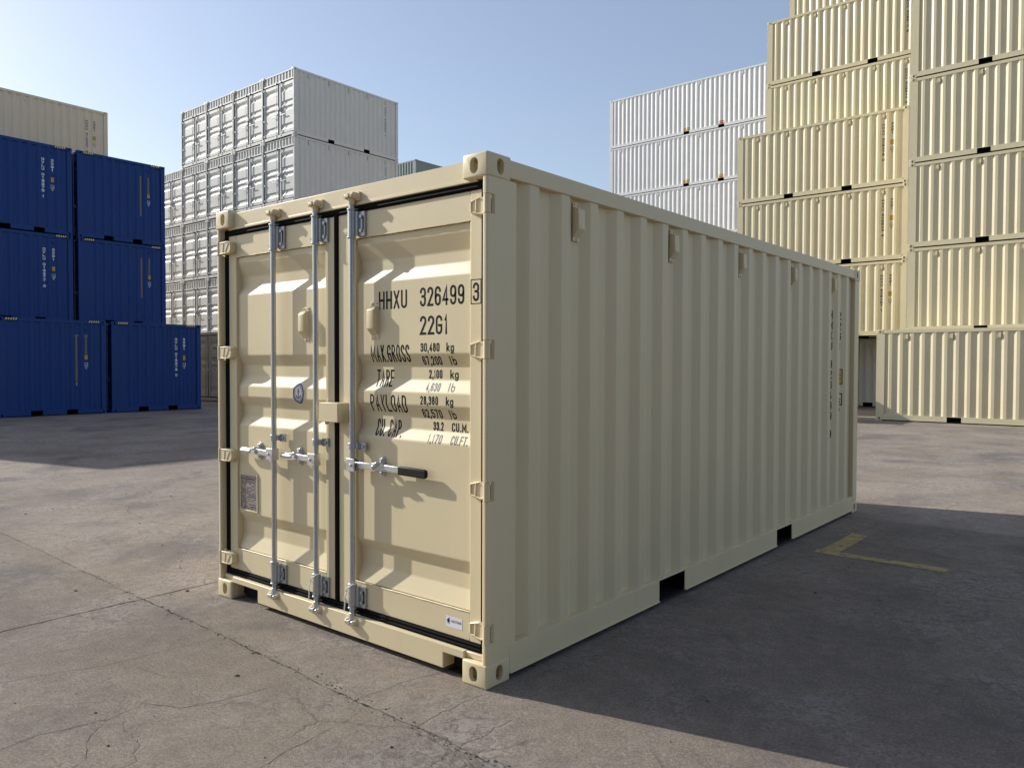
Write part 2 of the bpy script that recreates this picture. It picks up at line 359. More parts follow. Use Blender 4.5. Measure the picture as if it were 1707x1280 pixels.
# ------------------------------------------------------------------ container pieces
W = 2.438
def capsule(w_, h_, n=8):
    r = w_/2; c = h_/2-r
    return [(r*math.cos(R(a)), c+r*math.sin(R(a))) for a in [180*i/n for i in range(n+1)]] + [(r*math.cos(R(180+a)), -c+r*math.sin(R(180+a))) for a in [180*i/n for i in range(n+1)]]
def make_casting():
    """corner casting at the +x, -y, bottom corner: x -.162..0, y 0...178, z 0...118, hollow with three holes"""
    tmp = []
    b = MB().box(-.162, 0, 0, 0, .178, .118).build('corner_casting', IVORY)
    m = b.modifiers.new('b', 'BEVEL'); m.width = .009; m.segments = 3
    def cut(mb):
        o = mb.build('cut', None); tmp.append(o)
        m = b.modifiers.new('c', 'BOOLEAN'); m.operation = 'DIFFERENCE'; m.object = o; m.solver = 'EXACT'
    cut(MB().box(-.138, .026, .02, -.024, .152, .098))
    cp = capsule(.052, .078, 6)
    cut(MB().prism([(p[0]-.086, p[1]+.06) for p in cp], 'y', -.02, .05))
    cut(MB().prism([(p[0]+.098, p[1]+.06) for p in cp], 'x', -.05, .02))
    cut(MB().prism([(p[0]*1.2-.081, p[1]*1.4+.089) for p in cp], 'z', -.02, .04))
    me = bpy.data.meshes.new_from_object(b.evaluated_get(bpy.context.evaluated_depsgraph_get()))
    for o in tmp+[b]:
        d = o.data; bpy.data.objects.remove(o); bpy.data.meshes.remove(d)
    me.materials.clear(); me.shade_smooth(); me.set_sharp_from_angle(angle=R(32))
    return me
CAST0 = make_casting(); CASTS = {}
def casting(mx, my, mz, mat):
    k = (mx, my, mz, mat.name)
    if k not in CASTS:
        me = CAST0.copy(); me.name = 'corner_casting'
        bm = bmesh.new(); bm.from_mesh(me)
        for v in bm.verts: v.co = (-v.co.x if mx else v.co.x, -v.co.y if my else v.co.y, .118-v.co.z if mz else v.co.z)
        if (mx+my+mz) % 2: bmesh.ops.reverse_faces(bm, faces=bm.faces)
        bm.to_mesh(me); bm.free(); me.materials.append(mat); CASTS[k] = me
    return CASTS[k]

def side_profile(L, inset=-.012):
    """(y, depth) of the corrugated side sheet"""
    y0, y1 = .222, L-.148
    P = .2785; pts = [(y0, inset-.036)]; c = .795 if L > 3.5 else .48   # centre of one inner flat
    while c-P > y0: c -= P
    while c < y1-.05:
        a = c-.035; b = c+.035
        if a > y0+.001: pts.append((a, inset-.036))
        if b > y0+.001 and b+.068+.075+.068 < y1: pts += [(b, inset-.036), (b+.068, inset), (b+.068+.0725, inset)]
        elif b < y1: pts.append((b, inset-.036))
        c += P
    pts.append((y1, inset-.036))
    q = [pts[0]]
    for p in pts[1:]:
        if p[0] > q[-1][0]+.004: q.append(p)
    return q
STD_DOOR = [(.338, .053), (.342, .064), (.436, .094), (.527, .094), (.585, .064), (1.166, .064), (1.228, .094), (1.301, .094), (1.358, .064),
            (1.424, .064), (1.493, .094), (1.568, .094), (1.630, .064), (2.026, .064), (2.090, .094), (2.150, .094), (2.240, .064), (2.278, .064), (2.281, .053)]
def door_profile(H, ribbed):
    top = H-.164 if not ribbed else H-.50
    s = (top-.146-.338)/(2.281-.338)
    return [(.338+(z-.338)*s, d) for z, d in STD_DOOR], top

def sheet(prof, x0, x1, fn, r=.014, n=2):
    """open corrugated sheet between x0 and x1"""
    pr = fillet(prof, r, n) if r else prof
    vs = []; fs = []
    for p in pr: vs += [fn(x0, p), fn(x1, p)]
    for i in range(len(pr)-1): fs.append((2*i, 2*i+1, 2*i+3, 2*i+2))
    return MB().add(vs, fs)

def make_door(side, H, mat, root, detail, ribbed, rods):
    prof, top = door_profile(H, ribbed); bot = .192
    if side == 'L': x0, x1, s0, s1 = -2.361, -1.225, -2.272, -1.310
    else: x0, x1, s0, s1 = -1.187, -.077, -1.037, -.154
    YF = .05
    m = MB()
    m.box(x0, YF, bot, s0, YF+.085, top); m.box(s1, YF, bot, x1, YF+.085, top)
    m.box(s0, YF+.001, bot, s1, YF+.085, prof[0][0]); m.box(s0, YF+.001, prof[-1][0], s1, YF+.085, top)
    door = m.build('door', mat, root, bevel=.004 if detail else 0)
    p2 = prof[1:-1]
    panel = sheet(p2, s0, s1, lambda x, p: (x, p[1], p[0]), .007 if detail else 0, 3).build('door_panel', mat, door)
    if detail:   # seam beads where the pressed panel is welded into its frame
        rg = random.Random(3 if side == 'L' else 5); sb = MB()
        for zz in (prof[0][0], prof[-1][0]):
            n = 36; sb.tube([(s0+(s1-s0)*i/n, YF+.001+rg.uniform(-.0006, .0006), zz+rg.uniform(-.0012, .0012)) for i in range(n+1)], .0028, 6)
        sb.tube([(s1 if side == 'R' else s0, YF+.003, prof[0][0]-.12+(prof[-1][0]-prof[0][0]+.24)*i/30) for i in range(31)], .0022, 6)
        sb.build('weld_seam', mat, door, smooth=True)
    # gasket frame
    g = MB(); gy0, gy1 = YF-.003, YF+.05
    if side == 'L':
        g.box(-2.405, gy0, .150, x0, gy1, top+.038); g.box(x1, gy0, bot, -1.206, gy1, top)
        g.box(x0, gy0, .150, -1.207, gy1, bot); g.box(x0, gy0, top, -1.207, gy1, top+.038)
        g.box(-1.214, YF-.010, bot-.01, -1.200, YF+.02, top+.01)
    else:
        g.box(-1.205, gy0, bot, x0, gy1, top); g.box(x1, gy0, .150, -.033, gy1, top+.038)
        g.box(-1.206, gy0, .150, x1, gy1, bot); g.box(-1.206, gy0, top, x1, gy1, top+.038)
        g.box(-1.199, YF-.008, bot-.01, -1.190, YF+.02, top+.01)
    if detail:
        xa, xb = (x0, -1.21) if side == 'L' else (-1.20, x1)
        g.tube([(xa, gy0-.002, bot-.009), (xb, gy0-.002, bot-.009)], .006, 8); g.tube([(xa, gy0-.003, bot-.028), (xb, gy0-.003, bot-.028)], .007, 8)
        g.tube([(xa, gy0-.002, top+.012), (xb, gy0-.002, top+.012)], .007, 8)
    g.build('door_gasket', RUBBER, door, smooth=True)
    zs = [.19+(z-.19)*(top-.19)/(2.427-.19) for z in (.267, .960, 1.647, 2.345)]
    # hinges
    for zc in zs:
        if side == 'R':
            h = MB()
            h.prism([(-.142, zc-.030), (-.128, zc-.040), (-.062, zc-.046), (-.030, zc-.040), (-.030, zc+.036), (-.075, zc+.040), (-.125, zc+.034), (-.142, zc+.022)], 'y', YF-.010, YF-.001)
            if detail:
                for a, b in (((-.140, -.028), (-.066, -.043)), ((-.066, -.043), (-.034, -.018)), ((-.140, .022), (-.078, .038)), ((-.140, -.028), (-.140, .022)), ((-.078, .038), (-.045, .020)), ((-.108, -.034), (-.104, .028))):
                    h.tube([(a[0], YF-.012, zc+a[1]), (b[0], YF-.012, zc+b[1])], .0045, 6)
            h.tube([(-.017, .018, zc-.046), (-.017, .018, zc+.044)], .0175, 12)
            h.box(-.036, .020, zc-.040, -.017, .046, zc+.038)
            ho = h.build('hinge', mat, door, smooth=True)
            if detail:
                MB().tube([(-.017, .018, zc-.052), (-.017, .018, zc+.050)], .006, 8).build('hinge_pin', GALV, door, smooth=True)
        else:
            h = MB()
            h.prism([(-2.408, zc-.040), (-2.300, zc-.040), (-2.275, zc-.026), (-2.268, zc), (-2.275, zc+.028), (-2.300, zc+.042), (-2.408, zc+.040)], 'y', .006 if detail else .02, YF-.001)
            h.tube([(-W+.017, .018, zc-.046), (-W+.017, .018, zc+.044)], .0175, 12)
            if detail:
                for a, b in (((-2.40, -.036), (-2.30, -.036)), ((-2.40, .036), (-2.30, .036)), ((-2.33, -.03), (-2.29, .03)), ((-2.35, .03), (-2.36, -.03))):
                    h.tube([(a[0], .005, zc+a[1]), (b[0], .005, zc+b[1])], .003, 6)
            h.build('hinge', mat, door, smooth=True, bevel=.003 if detail else 0)
    # lock rods
    RY = .016
    for xr, hd, hl in rods:
        zt = top+.085
        MB().tube([(xr, RY, .125), (xr, RY, zt-.01)], .0165, 16 if detail else 6).build('lock_rod', GALV, door, smooth=True)
        if not detail:
            k = MB(); k.box(xr-.04, -.008, zt-.03, xr+.04, .045, zt+.01); k.box(xr-.04, -.008, .10, xr+.04, .045, .14); k.box(xr-.035, 0, 1.06, xr+.08, YF, 1.10)
            k.box(xr, RY-.02, .985, xr+hd*hl, RY, 1.02)
            k.build('lock_fittings', GALV, door); continue
        for z0, z1 in ((.200, .322), (top-.140, top+.004)):
            b = MB(); b.tube([(xr, RY, z0), (xr, RY, z1)], .0225, 16)
            b.tube([(xr, RY, z1), (xr, RY, z1+.012)], .026, 16); b.tube([(xr, RY, z0-.010), (xr, RY, z0)], .026, 16)
            b.box(xr+.005, RY+.004, z0+.004, xr+.042, YF-.004, z1-.004)
            b.box(xr+.030, YF-.014, z0-.002, xr+.086, YF-.001, z1-.006)
            b.build('rod_bracket', GALV, door, smooth=True, bevel=.003)
            c = MB()
            for zz in (z0+.03, z1-.035): c.tube([(xr+.060, YF-.014, zz), (xr+.060, YF-.024, zz)], .011, 6)
            c.tube([(xr-.0235, RY-.012, z0+.02), (xr-.0275, RY-.014, z0+.02)], .004, 6); c.tube([(xr-.0235, RY-.012, z1-.02), (xr-.0275, RY-.014, z1-.02)], .004, 6)
            c.build('bolt', GALV, door, smooth=True)['kind'] = 'stuff'
            s = MB(); s.prism([(p[0]*.5+xr+.075, p[1]*.8+(z0+z1)/2) for p in capsule(.016, .09, 5)], 'y', YF-.0165, YF-.0135)
            s.build('bracket_slot', DARK, door)
        # cams and painted keepers
        for zc, sg in ((zt, 1), (.118, -1)):
            ylo = .012 if sg > 0 else -.012
            c = MB(); c.tube([(xr, RY, zc-.05*sg), (xr, RY, zc-.012*sg)], [.018, .021], 12)
            c.prism([(xr-.030, zc-.018), (xr-.010, zc-.006), (xr+.010, zc-.006), (xr+.030, zc-.018), (xr+.034, zc+.012), (xr+.014, zc+.004), (xr, zc+.014), (xr-.014, zc+.004), (xr-.034, zc+.012)], 'y', RY-.030, RY-.006)
            c.tube([(xr, RY-.034, zc), (xr, RY+.004, zc)], .013, 10)
            c.build('cam', ZINC if sg < 0 else mat, door, smooth=True, bevel=.003)
            k = MB(); hy = .040 if sg > 0 else .014
            for q in (-1, 1):
                k.tube([(xr+q*.033, hy+.002, zc-.004), (xr+q*.033, RY-.004, zc), (xr+q*.032, RY-.020, zc+.004*sg), (xr+q*.030, RY-.027, zc+.006*sg)], [.022, .018, .015, .008], 9)
            k.box(xr-.052, min(RY+.010, hy-.004), zc-.026, xr+.052, hy+.0015, zc+.022)
            k.build('cam_keeper', mat, root, smooth=True)
        # middle guide
        g = MB(); g.tube([(xr, RY, 1.095), (xr, RY, 1.130)], .0225, 14); g.box(xr+.008, RY+.002, 1.096, xr+.040, YF-.004, 1.129); g.box(xr+.026, YF-.012, 1.088, xr+.086, YF-.001, 1.137)
        for q in (.045, .068): g.tube([(xr+q, YF-.012, 1.112), (xr+q, YF-.021, 1.112)], .008, 6)
        g.build('rod_guide', GALV, door, smooth=True, bevel=.002)
        # handle hub, handle, keeper
        hb = MB(); s = hd
        hb.box(xr-.012*s, RY-.028, .972, xr+.048*s, RY-.020, 1.044); hb.box(xr-.012*s, RY+.012, .972, xr+.048*s, RY+.020, 1.044)
        hb.box(xr-.020*s, RY-.028, .972, xr-.010*s, RY+.020, 1.044); hb.tube([(xr+.022*s, RY-.036, 1.008), (xr+.022*s, RY+.024, 1.008)], .009, 8)
        hb.build('handle_hub', ZINC, door, smooth=True, bevel=.002)
        h = MB(); e = hl
        def bar(a, b, th=.0055, hw=.0175):
            a, b = Vector(a), Vector(b); d = (b-a).normalized(); nn = Vector((-d.y, d.x, 0))
            vs = [q+nn*sn*th+Vector((0, 0, sz*hw)) for q in (a, b) for sn in (-1, 1) for sz in (-1, 1)]
            h.add(vs, [(0, 1, 3, 2), (4, 6, 7, 5), (0, 4, 5, 1), (2, 3, 7, 6), (0, 2, 6, 4), (1, 5, 7, 3)])
        kx = xr+s*.213 if e > .35 else xr+s*.185
        bar((xr+.02*s, RY-.004, 1.008), (kx-.02*s, RY-.002, 1.010)); bar((kx-.022*s, RY-.002, 1.010), (kx+.05*s, RY+.012, 1.008)); bar((kx+.048*s, RY+.012, 1.008), (xr+e*s-(.18 if e > .45 else 0)*s, RY+.014, 1.006))
        h.build('handle', ZINC, door, bevel=.002)
        if e > .45:
            gr = MB(); x_a, x_b = xr+(e-.215)*s, xr+e*s
            gr.prism([(x_a, .984), (x_a+.008, .982), (x_b-.012, .979), (x_b, .988), (x_b, 1.018), (x_b-.012, 1.026), (x_a+.008, 1.029), (x_a, 1.027)], 'y', RY+.004, RY+.026)
            gr.build('handle_grip', GRIP, door, bevel=.006, seg=3)
        else:
            gr = MB(); gr.tube([(xr+(e-.11)*s, RY+.013, 1.006), (xr+e*s, RY+.014, 1.006)], .0125, 8); gr.build('handle_end', ZINC, door, smooth=True)
        k = MB(); cp = capsule(.036, .112, 6)
        k.prism([(p[0]+kx, p[1]+1.010) for p in cp], 'y', .054, .0635); k.prism([(p[0]*.75+kx, p[1]*.86+1.010) for p in cp], 'y', .048, .0545)
        k.build('handle_keeper', ZINC, door, bevel=.002)
        k = MB()
        for dz in (.036, -.036): k.tube([(kx, .049, 1.010+dz), (kx, .038, 1.010+dz)], .0105, 6)
        k.tube([(kx+.012, .050, 1.030), (kx-.004, .012, 1.028), (kx-.020*s, .004, 1.012), (kx-.030*s, .010, .998)], [.008, .012, .012, .006], 8)
        k.box(kx-.018, RY-.024, 1.020, kx+.010, .050, 1.034)
        k.build('keeper_latch', ZINC, door, smooth=True, bevel=.002)
    return door, prof, top

def make_container(L, H, mat, detail=False, ribbed=False, doors=True):
    root = empty('shipping_container')
    bw = .004 if detail else 0
    # castings
    for mx in (0, 1):
        for my in (0, 1):
            for mz in (0, 1):
                o = link('corner_casting', casting(mx, my, mz, mat), None, root)
                o.location = (-W if mx else 0, L if my else 0, H-.118 if mz else 0)
    zt, zb = H-.118, .118
    # door-end posts
    for s in (1, -1):
        X = (lambda v: v) if s == 1 else (lambda v: -W-v)
        rc = [(-.003-.012*(1-math.cos(R(q))), .004+.012*(1-math.sin(R(q)))) for q in (0, 22, 45, 67, 90)] if detail else [(-.003, .004)]
        rl_ = [(-.026-.008*math.sin(R(q)), .004+.008*(1-math.cos(R(q)))) for q in (0, 45, 90)] if detail else [(-.034, .004)]
        tail = [(-.052, .222), (-.052, .205), (-.10, .205), (-.10, .110), (-.034, .110)]
        pol = [(X(p[0]), p[1]) for p in rc[::-1][::-1][:0]+[(-.003, .222)]+tail+rl_[::-1]+rc[::-1]]
        p = MB()
        if not detail: p.prism(pol, 'z', zb-.001, zt+.001)
        else:
            zs = [zb-.001]
            for zc in (.267, .960, 1.647, 2.345): zs += [zc-.048, zc+.047]
            zs.append(zt+.001)
            cutp = [(X(q[0]), q[1]) for q in [(-.003, .222)]+tail+[(-.034, .050), (-.016, .050), (-.003, .060)]]
            for i, (a, b) in enumerate(zip(zs, zs[1:])): p.prism(pol if i % 2 == 0 else cutp, 'z', a, b)
        p.build('corner_post', mat, root)
        X0, X1 = sorted((X(-.005), X(-.11)))
        MB().box(X0, L-.152, zb-.001, X1, L-.006, zt+.001).build('corner_post', mat, root, bevel=.006 if detail else 0)
    # rails
    if L > 3.5: pk = [(L/2-1.145, L/2-.78), (L/2+.895, L/2+1.26)] if detail else [(L/2-1.21, L/2-.86), (L/2+.86, L/2+1.21)]
    else: pk = [(L/2-.65, L/2-.33), (L/2+.33, L/2+.65)]
    if detail: pk = [(1.705, 2.063), (3.748, 4.106)]
    for s in (1, -1):
        X = (lambda v: v) if s == 1 else (lambda v: -W-v)
        # top rail
        m = MB(); m.prism([(X(-.004), H-.101), (X(-.004), H-.012), (X(-.064), H-.012), (X(-.064), H-.101)] if s == 1 else [(X(-.064), H-.101), (X(-.064), H-.012), (X(-.004), H-.012), (X(-.004), H-.101)], 'y', .176, L-.176)
        m.build('top_side_rail', mat, root, bevel=bw)
        m = MB(); segs = []; y = .176
        for a, b in pk: segs.append((y, a)); y = b
        segs.append((y, L-.176))
        for a, b in segs:
            x0, x1 = X(-.006), X(-.05)
            m.box(X(-.0012), a, .030, x1, b, .178); m.box(X(.006), a+.002, .030, X(-.0012), b-.002, .038)
        for a, b in pk: m.box(X(-.0045), a-.002, .166, X(-.048), b+.002, .1765)
        m.build('bottom_side_rail', mat, root, bevel=.0025 if detail else 0)
    for a, b in pk:
        m = MB(); m.box(-.009, a-.004, .032, -W+.009, a, .165); m.box(-.009, b, .032, -W+.009, b+.004, .165)
        m.box(-.009, a, .1605, -W+.009, b, .1655); m.box(-.009, a, .032, -W+.009, b, .036)
        m.build('forklift_pocket', DARK, root)
    prof = side_profile(L)
    fp = fillet(prof, .010, 2) if detail else prof
    sm = sheet(prof, .170, H-.098, lambda z, p: (p[1], p[0], z), .006 if detail else 0, 3)
    wall = sm.build('side_wall', mat, root)
    sm2 = sheet(prof, .170, H-.098, lambda z, p: (-W-p[1], p[0], z), 0).build('side_wall', mat, root)
    # small closing plates under the top rail over each trough
    cp = MB()
    for (ya, da), (yb, db) in zip(prof, prof[1:]):
        if da < -.03 and db < -.03: cp.add([(da+.0005, ya-.03, H-.101), (da+.0005, yb+.03, H-.101), (-.006, yb+.05, H-.1015), (-.006, ya-.05, H-.1015)], [(0, 1, 2, 3)])
    # vents
    vs_ = [.79+1.114*i for i in range(5)] if 3.5 < L < 7 else ([.78+2.5*i for i in range(5)] if L > 7 else [L-.62])
    vz = H-.226
    for y in vs_:
        y = min(prof, key=lambda q: abs(q[0]-.035-y) if q[1] < -.03 else 9)[0]-.035 if not detail else y
        v = MB(); x = -.039
        v.box(x, y-.034, vz-.107, x+.004, y+.034, vz+.107)
        v.prism([(x+.003, vz-.085), (x+.040, vz-.045), (x+.040, vz+.070), (x+.003, vz+.082)] if False else [(x+.003, vz+.082), (x+.040, vz+.066), (x+.042, vz-.042), (x+.003, vz-.088)], 'y', y-.031, y+.031)
        o = v.build('vent_cover', mat, root, bevel=.005 if detail else 0, seg=2)
        if detail:
            b = MB()
            for dy, dz in ((-.018, .094), (.018, .094), (0, -.098)): b.tube([(x+.004, y+dy, vz+dz), (x+.009, y+dy, vz+dz)], .006, 6)
            b.build('rivet', mat, o, smooth=True)['kind'] = 'stuff'
    # roof, floor, end wall
    MB().box(-.06, .10, H-.022, -W+.06, L-.03, H-.016).build('roof', mat, root)
    MB().box(-.05, .16, .168, -W+.05, L-.10, .180).build('floor', FLOOR, root)
    ep = []; x = -.15
    while x > -W+.40: ep += [(x, L-.010), (x-.10, L-.010), (x-.13, L-.05), (x-.22, L-.05)]; x -= .25
    ep += [(x, L-.010), (-W+.11, L-.010)]
    sheet([(-.11, L-.012)]+ep, .12, H-.09, lambda z, p: (p[0], p[1], z), 0).build('end_wall', mat, root)
    MB().box(-.162, L-.06, H-.10, -W+.162, L-.006, H-.014).build('end_header', mat, root); MB().box(-.162, L-.06, .02, -W+.162, L-.006, .125).build('end_sill', mat, root)
    # door header and sill
    prof_d, top = door_profile(H, ribbed)
    hz = top+.038
    h = MB()
    if ribbed:
        h.box(-.162, .035, H-.065, -W+.162, .14, H-.022); h.box(-.102, .03, hz, -W+.102, .14, hz+.06)
        h.box(-.102, .085, hz+.05, -W+.102, .10, H-.06)
        x = -.17
        while x > -W+.2: h.prism([(x, .088), (x-.03, .045), (x-.10, .045), (x-.13, .088)], 'z', hz+.055, H-.062); x -= .232
    else:
        h.box(-.158, .040, hz+.010, -W+.158, .13, H-.020); h.box(-.100, .034, hz-.002, -W+.100, .12, hz+.014)
    hd = h.build('door_header', mat, root, bevel=.003 if detail else 0)
    MB().box(-.103, .115, .15, -W+.103, .14, hz).build('door_backing', DARK, root) if not detail else None
    s = MB()
    if detail:
        s.prism([(-.1625, .112), (-.305, .112), (-.305, .031), (-1.98, .031), (-1.98, .112), (-W+.1625, .112), (-W+.1625, .150), (-.1625, .150)], 'y', .013, .10)
        s.box(-.036, .030, .119, -.1615, .10, .149); s.box(-W+.036, .030, .119, -W+.1615, .10, .149)
    else: s.box(-.17, .012, .03, -W+.17, .10, .150)
    s.build('door_sill', mat, root, bevel=.004 if detail else 0)
    if detail:
        p = MB(); p.box(-.166, .05, .012, -.304, .30, .016); p.box(-.304, .095, .02, -.166, .10, .112); p.box(-1.98, .095, .02, -W+.166, .10, .112)
        p.build('sill_pocket', DARK, root)['kind'] = 'stuff'
    if doors:
        if detail: rl, rr_ = [(-1.792, -1, .395), (-1.360, -1, .372)], [(-1.026, 1, .585)]
        elif ribbed: rl, rr_ = [(-1.36, -1, .33)], [(-1.02, 1, .33)]
        else: rl, rr_ = [(-2.05, -1, .2), (-1.36, -1, .33)], [(-1.02, 1, .33), (-.36, 1, .2)]
        dl = make_door('L', H, mat, root, detail, ribbed, rl)
        dr = make_door('R', H, mat, root, detail, ribbed, rr_)
        lb = MB()
        if detail:
            lb.box(-1.268, -.030, 1.243, -1.100, -.022, 1.352); lb.box(-1.108, -.0225, 1.243, -1.100, YFc, 1.352); lb.box(-1.268, -.0225, 1.343, -1.108, YFc, 1.352); lb.box(-1.268, -.0225, 1.243, -1.260, YFc, 1.343)
            lb.box(-1.30, YFc, 1.325, -1.225, YFc+.004, 1.372); lb.tube([(-1.235, .0, 1.225), (-1.235, .0, 1.245)], .012, 8)
        else: lb.box(-1.27, -.03, 1.24, -1.10, .049, 1.36)
        lb.build('lock_box', mat, root, bevel=.003 if detail else 0)
    else: dl = dr = None
    root['L'] = L
    return root, dl, dr, prof
YFc = .0495

# ------------------------------------------------------------------ ground
ground = MB().add([(-400, -400, -.03), (400, -400, -.03), (400, 400, -.03), (-400, 400, -.03)], [(0, 1, 2, 3)]).build('ground', CONCRETE)
tag(ground, 'grey worn concrete yard with joints and hairline cracks', kind='structure')
XL = [-32.7, -27.7, -22.7, -17.7, -12.7, -7.7, -2.70, 2.3, 7.3, 12.3]
YL = [-12.6, -6.5, -.40, 5.66, 11.8, 17.9, 24.0, 30.1]
def corner(i, j):
    g = random.Random(i*31+j*7+1)
    x = XL[i]+g.uniform(-.04, .04); y = YL[j]+g.uniform(-.03, .03)
    if j == 2: y = {5: -.18, 6: -.375, 7: -.56}.get(i, y)
    return Vector((x, y))
def edge(a, b, key):
    g = random.Random(key); d = (b-a); n = Vector((-d.y, d.x)).normalized(); cnt = 110; off = [0.0]*(cnt+1)
    for sc_, am in ((5, .016), (14, .010), (40, .0045), (110, .0025)):
        ctrl = [g.uniform(-am, am) for _ in range(sc_+1)]
        for i in range(cnt+1):
            t_ = i/cnt*sc_; k = min(int(t_), sc_-1); u = t_-k; u = u*u*(3-2*u); off[i] += ctrl[k]*(1-u)+ctrl[k+1]*u
    return [a+d*(i/cnt)+n*off[i]*min(1, 8*i/cnt, 8*(cnt-i)/cnt) for i in range(cnt+1)]
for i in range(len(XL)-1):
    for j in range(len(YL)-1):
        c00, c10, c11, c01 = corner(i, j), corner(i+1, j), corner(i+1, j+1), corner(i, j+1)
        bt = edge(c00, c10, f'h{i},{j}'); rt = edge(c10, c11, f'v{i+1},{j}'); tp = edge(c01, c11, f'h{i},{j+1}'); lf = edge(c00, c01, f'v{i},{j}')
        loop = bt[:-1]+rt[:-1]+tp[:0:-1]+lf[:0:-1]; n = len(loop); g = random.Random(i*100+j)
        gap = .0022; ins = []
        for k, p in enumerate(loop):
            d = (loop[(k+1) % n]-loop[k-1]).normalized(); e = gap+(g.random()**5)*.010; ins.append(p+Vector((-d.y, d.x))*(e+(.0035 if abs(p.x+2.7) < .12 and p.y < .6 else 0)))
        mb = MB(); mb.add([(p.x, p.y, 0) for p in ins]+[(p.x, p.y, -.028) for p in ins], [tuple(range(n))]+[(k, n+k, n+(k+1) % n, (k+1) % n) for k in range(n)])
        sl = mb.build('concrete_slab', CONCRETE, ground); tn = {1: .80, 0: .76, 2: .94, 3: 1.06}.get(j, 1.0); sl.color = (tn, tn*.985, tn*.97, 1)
# wandering cracks, filled with dirt: thin strips lying on the slabs
CRK = plain('crack_dirt', (.075, .066, .058), rough=1, spec=.05, var=.4, scale=12)
def crack(mb, pts, w0, key):
    g = random.Random(key); P = [Vector(p) for p in pts]; fine = []
    for a, b in zip(P, P[1:]):
        m = max(3, int((b-a).length/.035)); nrm = Vector((-(b-a).y, (b-a).x)).normalized(); o = 0
        for k in range(m):
            o = o*.75+g.uniform(-.007, .007); fine.append(a+(b-a)*(k/m)+nrm*o)
    fine.append(P[-1]); n = len(fine); L_ = []
    for k, p in enumerate(fine):
        d = fine[min(k+1, n-1)]-fine[max(k-1, 0)]; d.normalize(); nn = Vector((-d.y, d.x)); t_ = w0*(.25+g.random()*.9)*min(1, 6*k/n+.1, 6*(n-1-k)/n+.1)
        L_ += [(*(p+nn*t_/2), .0012), (*(p-nn*t_/2), .0012)]
    mb.add(L_, [(2*k, 2*k+1, 2*k+3, 2*k+2) for k in range(n-1)])
cm = MB()
for k, (pts, w0) in enumerate([
    ([(-2.17, -1.50), (-2.14, -1.2), (-2.10, -1.0), (-2.15, -.81)], .005), ([(-1.93, -1.6), (-1.85, -1.3), (-1.73, -1.03), (-1.70, -.7), (-1.67, -.45)], .006),
    ([(-1.10, -1.9), (-1.16, -1.55), (-1.08, -1.3), (-1.14, -1.12), (-.95, -1.04), (-.86, -.79), (-.8, -.5)], .007), ([(-1.08, -1.3), (-.98, -1.42), (-.8, -1.5), (-.7, -1.7)], .005),
    ([(-.42, -.47), (-.38, -.16), (-.33, 0.02), (-.3, .3)], .006), ([(-.30, -.5), (-.26, -.75), (-.24, -.95), (-.15, -1.25)], .006), ([(.02, -.5), (.1, -.3), (.3, -.12)], .004),
    ([(-7.92, 1.0), (-6.95, .93), (-6.26, 1.12), (-5.9, .95), (-5.29, .86), (-4.68, 1.01), (-4.56, 1.22), (-3.9, 1.1)], .010), ([(-5.29, .86), (-5.0, 1.5), (-5.2, 2.2), (-4.9, 3.0)], .008),
    ([(-9.4, 1.5), (-8.4, .9), (-7.92, 1.0)], .008), ([(-3.9, 1.1), (-3.5, .4), (-3.6, -.2)], .006), ([(-6.0, -.2), (-5.4, -1.4), (-5.6, -2.4)], .007), ([(-4.2, -.3), (-3.9, -.9), (-4.1, -1.5)], .005),
    ([(1.9, 2.6), (2.1, 3.4), (1.7, 4.2), (1.9, 5.5)], .006), ([(.9, 1.4), (1.3, 1.9), (1.2, 2.7)], .004), ([(-1.6, -.95), (-1.3, -.9), (-1.15, -.7)], .004), ([(-3.0, -1.2), (-2.6, -1.5), (-2.17, -1.5)], .004),
    ([(-1.9, -2.2), (-1.5, -1.95), (-1.1, -1.9)], .005), ([(.55, -.9), (.5, -.6), (.35, -.53)], .005)]):
    crack(cm, pts, w0*.48, k)
ck = cm.build('crack_filling', CRK, ground); ck['kind'] = 'stuff'
# crumbled grit along the joint and loose bits
g = random.Random(11); pb = MB()
def pebble(x, y, s):
    z = s*.35; k = 5; a0 = g.random()*6.28
    ring = [(x+math.cos(a0+6.283*i/k)*s*g.uniform(.7, 1.1), y+math.sin(a0+6.283*i/k)*s*g.uniform(.7, 1.1), 0.0005) for i in range(k)]
    top = [(x+(p[0]-x)*.55, y+(p[1]-y)*.55, z*g.uniform(1.2, 2.0)) for p in ring]
    pb.add(ring+top, [tuple(range(k, 2*k))]+[(i, (i+1) % k, k+(i+1) % k, k+i) for i in range(k)])
for _ in range(420):
    x = g.uniform(-3.6, 1.4); y0 = -.375+(x+2.7)*(-.037); pebble(x+g.gauss(0, .02), y0+g.gauss(0, .022), g.uniform(.002, .006)*(1.6 if g.random() < .08 else 1))
for _ in range(260): pebble(g.uniform(-7, 3), g.uniform(-2.2, 6), g.uniform(.002, .006))
for _ in range(46): pebble(g.uniform(-8, 1.2), g.uniform(-2, 5), g.uniform(.007, .014))
pe = pb.build('loose_gravel', STONE, None); tag(pe, 'small dark stones and grit scattered on the concrete', 'gravel', kind='stuff')
ym = MB(); ym.add([(.26, 3.86, .0025), (1.26, 3.86, .0025), (1.26, 3.99, .0025), (.26, 3.99, .0025)], [(0, 1, 2, 3)]); ym.add([(.29, 3.99, .0025), (.44, 3.99, .0025), (.45, 4.80, .0025), (.30, 4.86, .0025)], [(0, 1, 2, 3)])
ymk = ym.build('painted_marking', WORNYEL, ground); ymk['label'] = 'worn yellow L-shaped corner mark painted on the concrete'

